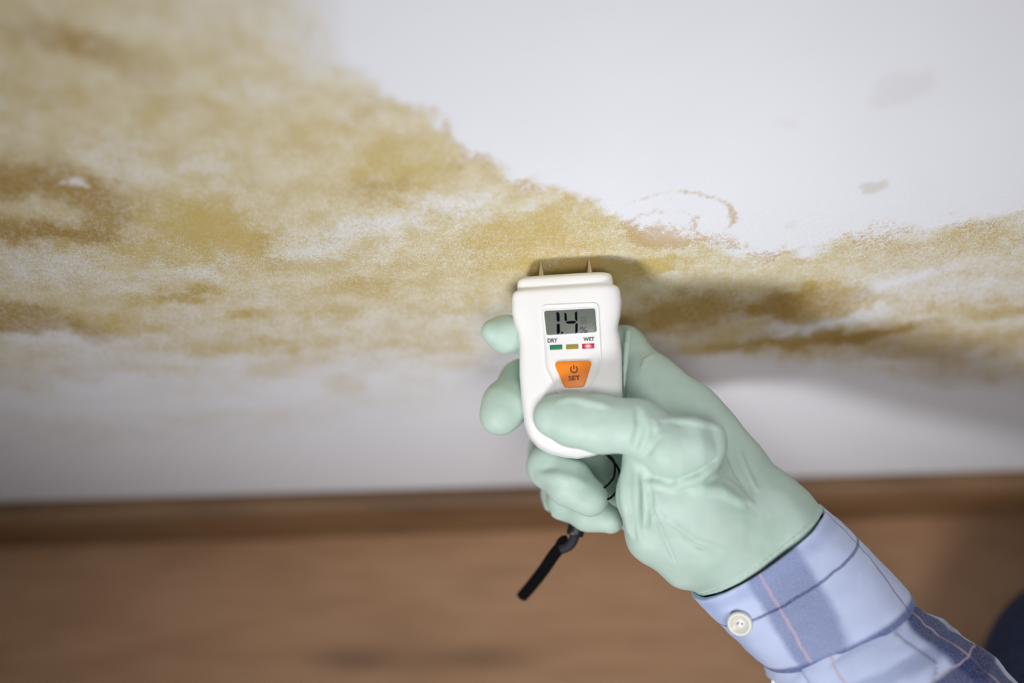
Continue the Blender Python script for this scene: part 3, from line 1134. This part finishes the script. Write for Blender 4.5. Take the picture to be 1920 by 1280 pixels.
# forearm inside the sleeve
def build_arm():
    lo = np.array([50, -260, -60.0])
    hi = np.array([330, -60, 60.0])
    f = Field(lo, hi, 2.5)
    f.chain([J(1420, 1035, 645, 14), J(1475, 1085, 646, 19), J(1600, 1225, 646, 23), J(1770, 1395, 641, 25), J(1900, 1510, 638, 25)], 8)
    M = NT('skin', 0.5, (0.50, 0.30, 0.22, 1))
    M.b.inputs['Subsurface Weight'].default_value = 0.1
    return sdf_obj('forearm', f, M.m, person, 3)


build_arm()['label'] = 'forearm inside the sleeve'


# ------------------------------------------------------------------ shirt sleeve and cuff, lofted cloth with UVs
def plaid(name, base, bands_u, bands_v, skew=0.0, weave=900.0):
    """bands: (centre, half width, softness, colour, strength) in cloth coordinates"""
    M = NT(name, rough=0.9)
    M.b.inputs['Specular IOR Level'].default_value = 0.15
    M.b.inputs['Sheen Weight'].default_value = 0.15
    uv = M.n('ShaderNodeUVMap', uv_map='cloth')
    sp = M.n('ShaderNodeSeparateXYZ')
    M.l(uv.outputs[0], sp.inputs[0])
    v_obj = M.obj()
    wob = M.math('MULTIPLY', M.math('SUBTRACT', M.noise(v_obj, 120, 2), 0.5), 0.012)
    u = M.math('ADD', M.math('ADD', sp.outputs[0], M.math('MULTIPLY', sp.outputs[1], skew)), wob)
    v = M.math('ADD', sp.outputs[1], M.math('MULTIPLY', wob, 2.0))
    c = base
    mott = M.smooth(M.noise(v_obj, 90, 3), 0.35, 0.7)
    c = M.mix(M.math('MULTIPLY', mott, 0.4), base, tuple(x * y for x, y in zip(base, (0.80, 0.84, 0.88, 1))))
    fine = M.noise(v_obj, 1500, 2)
    for co, lst in ((u, bands_u), (v, bands_v)):
        for cen, hw, soft, col, st in lst:
            d = M.math('ABSOLUTE', M.math('SUBTRACT', co, cen))
            f = M.smooth(d, hw - soft, hw + soft, st, 0.0)
            c = M.mix(f, c, col)
    thr = M.math('MULTIPLY', M.smooth(fine, 0.42, 0.7), 0.22)
    c = M.mix(thr, c, (0.62, 0.68, 0.86, 1))
    M.color(c)
    wa = M.n('ShaderNodeTexWave', bands_direction='DIAGONAL')
    wa.inputs['Scale'].default_value = weave
    M.l(v_obj, wa.inputs[0])
    h = M.math('ADD', M.math('MULTIPLY', wa.outputs[0], 0.5), fine)
    M.bump(h, 0.30, 0.0005)
    return M.m


def cloth_tube(name, stations, mat, parent, nseg=96, sub=10, fold=0.0, bow=0.0, seed=1, thick=0.0012, closed_end=False):
    """stations: (left px, right px, centre depth mm, depth half-size mm)"""
    S = []
    for (l, r, d, hz) in stations:
        S.append(np.concatenate([mmc(l[0], l[1], d), mmc(r[0], r[1], d), [hz]]))
    S = np.array(S)
    rows = []
    for i in range(len(S) - 1):
        p0, p1, p2, p3 = S[max(i - 1, 0)], S[i], S[i + 1], S[min(i + 2, len(S) - 1)]
        for k in range(sub):
            t = k / sub
            rows.append((i + t, 0.5 * (2 * p1 + (p2 - p0) * t + (2 * p0 - 5 * p1 + 4 * p2 - p3) * t * t + (3 * p1 - p0 - 3 * p2 + p3) * t ** 3)))
    rows.append((len(S) - 1, S[-1]))
    nr = len(rows)
    V = np.zeros((nr, nseg, 3))
    UV = np.zeros((nr, nseg + 1, 2))
    ax0 = (S[-1][:3] + S[-1][3:6] - S[0][:3] - S[0][3:6]) / 2
    ax0 /= np.linalg.norm(ax0)
    th = 2 * np.pi * np.arange(nseg) / nseg
    for j, (t, s) in enumerate(rows):
        c = (s[:3] + s[3:6]) / 2
        e1 = (s[3:6] - s[:3]) / 2
        cs, sn = np.cos(th), np.sin(th)
        m = 2 / 2.3
        a = np.sign(cs) * np.abs(cs) ** m
        b = np.sign(sn) * np.abs(sn) ** m
        P = c[None] + a[:, None] * e1[None] + b[:, None] * np.array([0, 0, s[6]])[None]
        P += ax0[None] * (bow * np.maximum(b, -0.3))[:, None]
        if fold:
            ff = fbm(np.cos(th) * 2.2 + t * 0.9, np.sin(th) * 2.2 + t * 1.3, 3, seed) - 0.5
            dirv = a[:, None] * e1[None] / np.linalg.norm(e1) + b[:, None] * np.array([0, 0, 1.0])[None]
            P += dirv * (ff * fold)[:, None]
        V[j] = P
        UV[j, :, 0] = np.arange(nseg + 1) / nseg
        UV[j, :, 1] = t / (len(S) - 1)
    Wd = to_world(V.reshape(-1, 3))
    F, L_ = [], []
    for j in range(nr - 1):
        for k in range(nseg):
            k2 = (k + 1) % nseg
            F.append((j * nseg + k, j * nseg + k2, (j + 1) * nseg + k2, (j + 1) * nseg + k))
            L_ += [UV[j, k], UV[j, k + 1], UV[j + 1, k + 1], UV[j + 1, k]]
    if closed_end:
        F.append(tuple((nr - 1) * nseg + k for k in range(nseg)))
        L_ += [UV[nr - 1, k] for k in range(nseg)]
    o = mesh_obj(name, Wd, F, mat, parent)
    uvl = o.data.uv_layers.new(name='cloth')
    uvl.data.foreach_set('uv', np.array(L_, np.float32).ravel())
    so = o.modifiers.new('thickness', 'SOLIDIFY')
    so.thickness = thick
    so.offset = -1.0 if SOLID_FLIP else 1.0
    return o, V


SOLID_FLIP = True
light_blue = srgb(206, 219, 255)
navy = srgb(62, 80, 140)
deep = srgb(30, 44, 104)
pink = srgb(206, 178, 196)
brown = srgb(96, 74, 100)

# u: 0 = upper right outline, .25 = nearest the lens, .5 = lower left outline
cuff_mat = plaid('plaid_cuff', light_blue,
                 [(0.250, 0.052, 0.010, navy, 0.58), (0.272, 0.0026, 0.0015, pink, 0.85), (0.052, 0.0028, 0.002, brown, 0.75), (0.42, 0.03, 0.03, srgb(150, 176, 232), 0.5)],
                 [(0.345, 0.011, 0.007, deep, 0.72), (0.965, 0.06, 0.03, navy, 0.85), (0.10, 0.05, 0.04, srgb(150, 165, 215), 0.35)], skew=-0.062)
cuff, CV = cloth_tube('shirt_cuff', [((1299, 1119), (1541, 947), 645, 26), ((1330, 1152), (1584, 984), 645, 28), ((1366, 1187), (1630, 1030), 644, 31), ((1400, 1220), (1672, 1076), 644, 33), ((1434, 1248), (1706, 1114), 644, 32)],
                      cuff_mat, person, fold=1.4, bow=3.0, seed=4, thick=0.0022)
cuff['label'] = 'light blue plaid cuff with a dark stripe'

sleeve_mat = plaid('plaid_sleeve', light_blue,
                   [(0.075, 0.055, 0.012, deep, 0.92), (0.085, 0.003, 0.002, pink, 0.8), (0.285, 0.0028, 0.002, pink, 0.7), (0.60, 0.06, 0.012, deep, 0.8), (0.85, 0.05, 0.012, navy, 0.7)],
                   [(0.02, 0.022, 0.010, navy, 0.6), (0.30, 0.04, 0.02, navy, 0.35), (0.445, 0.045, 0.012, deep, 0.85), (0.397, 0.004, 0.002, pink, 0.7), (0.72, 0.05, 0.012, navy, 0.75)], skew=-0.06)
sleeve, SV = cloth_tube('shirt_sleeve', [((1426, 1232), (1694, 1112), 645, 29), ((1440, 1266), (1730, 1142), 645, 33), ((1482, 1312), (1790, 1176), 644, 35), ((1560, 1372), (1858, 1226), 642, 36), ((1640, 1456), (1926, 1300), 640, 38), ((1790, 1610), (2070, 1450), 634, 42), ((1900, 1740), (2200, 1570), 630, 44)],
                        sleeve_mat, person, fold=5.0, seed=7, thick=0.0012, closed_end=True)
sleeve['label'] = 'gathered plaid sleeve with dark blue checks'


def build_pleat():
    """fold of cloth lying over the sleeve just behind the cuff"""
    r0, r1 = 4, 24
    c0, c1 = 17, 34
    V, F, U = [], [], []
    nc = c1 - c0 + 1
    for r in range(r0, r1 + 1):
        for c in range(c0, c1 + 1):
            t1 = SV[r + 1, c] - SV[r - 1, c]
            t2 = SV[r, c + 1] - SV[r, c - 1]
            nn = np.cross(t1, t2)
            nn /= np.linalg.norm(nn)
            if nn[2] < 0:
                nn = -nn
            a = (c - c0) / (c1 - c0)
            b = (r - r0) / (r1 - r0)
            V.append(SV[r, c] + nn * (1.5 + 2.6 * math.sin(math.pi * (0.12 + 0.8 * a)) * (0.6 + 0.4 * b)))
            U.append((c / SV.shape[1], r / (SV.shape[0] - 1)))
    for i in range(r1 - r0):
        for k in range(nc - 1):
            # rounded free corner
            if (i > (r1 - r0) - 4) and k < (i - (r1 - r0) + 4):
                continue
            F.append((i * nc + k, i * nc + k + 1, (i + 1) * nc + k + 1, (i + 1) * nc + k))
    o = mesh_obj('sleeve_pleat', to_world(np.array(V)), F, sleeve_mat, sleeve)
    ul = o.data.uv_layers.new(name='cloth')
    ul.data.foreach_set('uv', np.array([U[i] for f in F for i in f], np.float32).ravel())
    so = o.modifiers.new('thickness', 'SOLIDIFY')
    so.thickness = 0.0011
    so.offset = -1.0


build_pleat()


def lathe(center, normal, prof, seg=28):
    nrm = Vector(normal).normalized()
    a = nrm.orthogonal().normalized()
    b = nrm.cross(a)
    rings = [[Vector(center) + nrm * z + a * (r * math.cos(t)) + b * (r * math.sin(t)) for t in [2 * math.pi * k / seg for k in range(seg)]] for r, z in prof]
    return loft(rings)


pearl = NT('pearl_button', 0.3, srgb(226, 224, 216))
pearl.b.inputs['Subsurface Weight'].default_value = 0.2
pearl.b.inputs['Subsurface Radius'].default_value = (0.002, 0.002, 0.002)


def cuff_surface(px, py):
    """nearest cuff point on the lens side under a photo position"""
    Vv = CV.reshape(-1, 3)
    d = 640.0 - Vv[:, 2]
    X = 960 + Vv[:, 0] / d * FPX
    Y = 640 - Vv[:, 1] / d * FPX
    e = (X - px) ** 2 + (Y - py) ** 2 + np.where(Vv[:, 2] > -8, 0, 1e6)
    i = int(np.argmin(e))
    r, c = divmod(i, CV.shape[1])
    r = min(max(r, 1), CV.shape[0] - 2)
    t1 = CV[r + 1, c] - CV[r - 1, c]
    t2 = CV[r, (c + 1) % CV.shape[1]] - CV[r, c - 1]
    nn = np.cross(t1, t2)
    nn /= np.linalg.norm(nn)
    if nn[2] < 0:
        nn = -nn
    wn = Vector(tuple(CR)) * nn[0] + Vector(tuple(CU)) * nn[1] - Vector(tuple(CF)) * nn[2]
    return Vector(to_world(Vv[i][None])[0]), wn


bp, bn = cuff_surface(1386, 1168)
bn = (bn + (-CF) * 0.8).normalized()
bt = fix(mesh_obj('cuff_button', *lathe(bp + bn * 0.0016, bn, [(.0006, -.0010), (.0048, -.0010), (.0056, -.0004), (.0058, .0003), (.0054, .0009), (.0046, .0011), (.0038, .0007), (.0030, .0002), (.0016, .0000), (.0004, .0000)]), pearl.m, cuff))
bt['label'] = 'round pearl white button'
for dx, dy in ((-.0009, 0), (.0009, 0)):
    hp = bp + bn * 0.00225 + CR * dx + CU * dy
    fix(mesh_obj('button_thread', *lathe(hp, bn, [(.0001, .0), (.0006, .0), (.0005, .0003), (.0001, .0004)], 10), NT('thread', .8, (.62, .62, .70, 1)).m, cuff))


# ------------------------------------------------------------------ denim leg at the lower right
def build_leg():
    # thigh and shin of a kneeling leg, resting on the floor
    import itertools
    k = KNEE
    rel = lambda p: np.array([(p - CAM).dot(CR), (p - CAM).dot(CU), REF - (p - CAM).dot(CF)]) * np.array([1000, 1000, 1000.0])

    def cc(p):
        q = p - CAM
        return np.array([q.dot(CR) * 1000, q.dot(CU) * 1000, (REF - q.dot(CF)) * 1000])
    knee = Vector((k.x, k.y, 0.070))
    hip = Vector((k.x + 0.20, k.y - 0.36, 0.20))
    ank = Vector((k.x + 0.34, k.y - 0.22, 0.045))
    pts = [cc(p) for p in (knee, hip, ank)]
    lo = np.min(pts, 0) - 110
    hi = np.max(pts, 0) + 110
    f = Field(lo, hi, 4.0)
    f.cone(pts[0], pts[1], 66, 80, 20)
    f.cone(pts[0], pts[2], 64, 42, 20)
    M = NT('denim', 0.9, srgb(26, 40, 74))
    v = M.obj()
    M.color(M.mix(M.smooth(M.noise(v, 500, 3), .4, .65), srgb(20, 32, 62), srgb(44, 62, 100)))
    wa = M.n('ShaderNodeTexWave', bands_direction='DIAGONAL')
    wa.inputs['Scale'].default_value = 380
    M.l(v, wa.inputs[0])
    M.bump(wa.outputs[0], 0.5, 0.0008)
    return sdf_obj('jeans', f, M.m, person, 4)


build_leg()['label'] = 'dark blue denim trouser leg'


# ------------------------------------------------------------------ second button, on the sleeve opening
def sleeve_button():
    c = mmc(1458, 1280, 640)
    p = Vector(to_world(c[None])[0])
    nrm = (-CF * 0.8 - CR * 0.5 - CU * 0.2).normalized()
    o = fix(mesh_obj('sleeve_button', *lathe(p, nrm, [(.0004, -.0010), (.0026, -.0010), (.0032, .0), (.0028, .0008), (.0020, .0005), (.0003, .0004)], 20), pearl.m, sleeve))
    o['label'] = 'small pearl button at the sleeve opening'


sleeve_button()
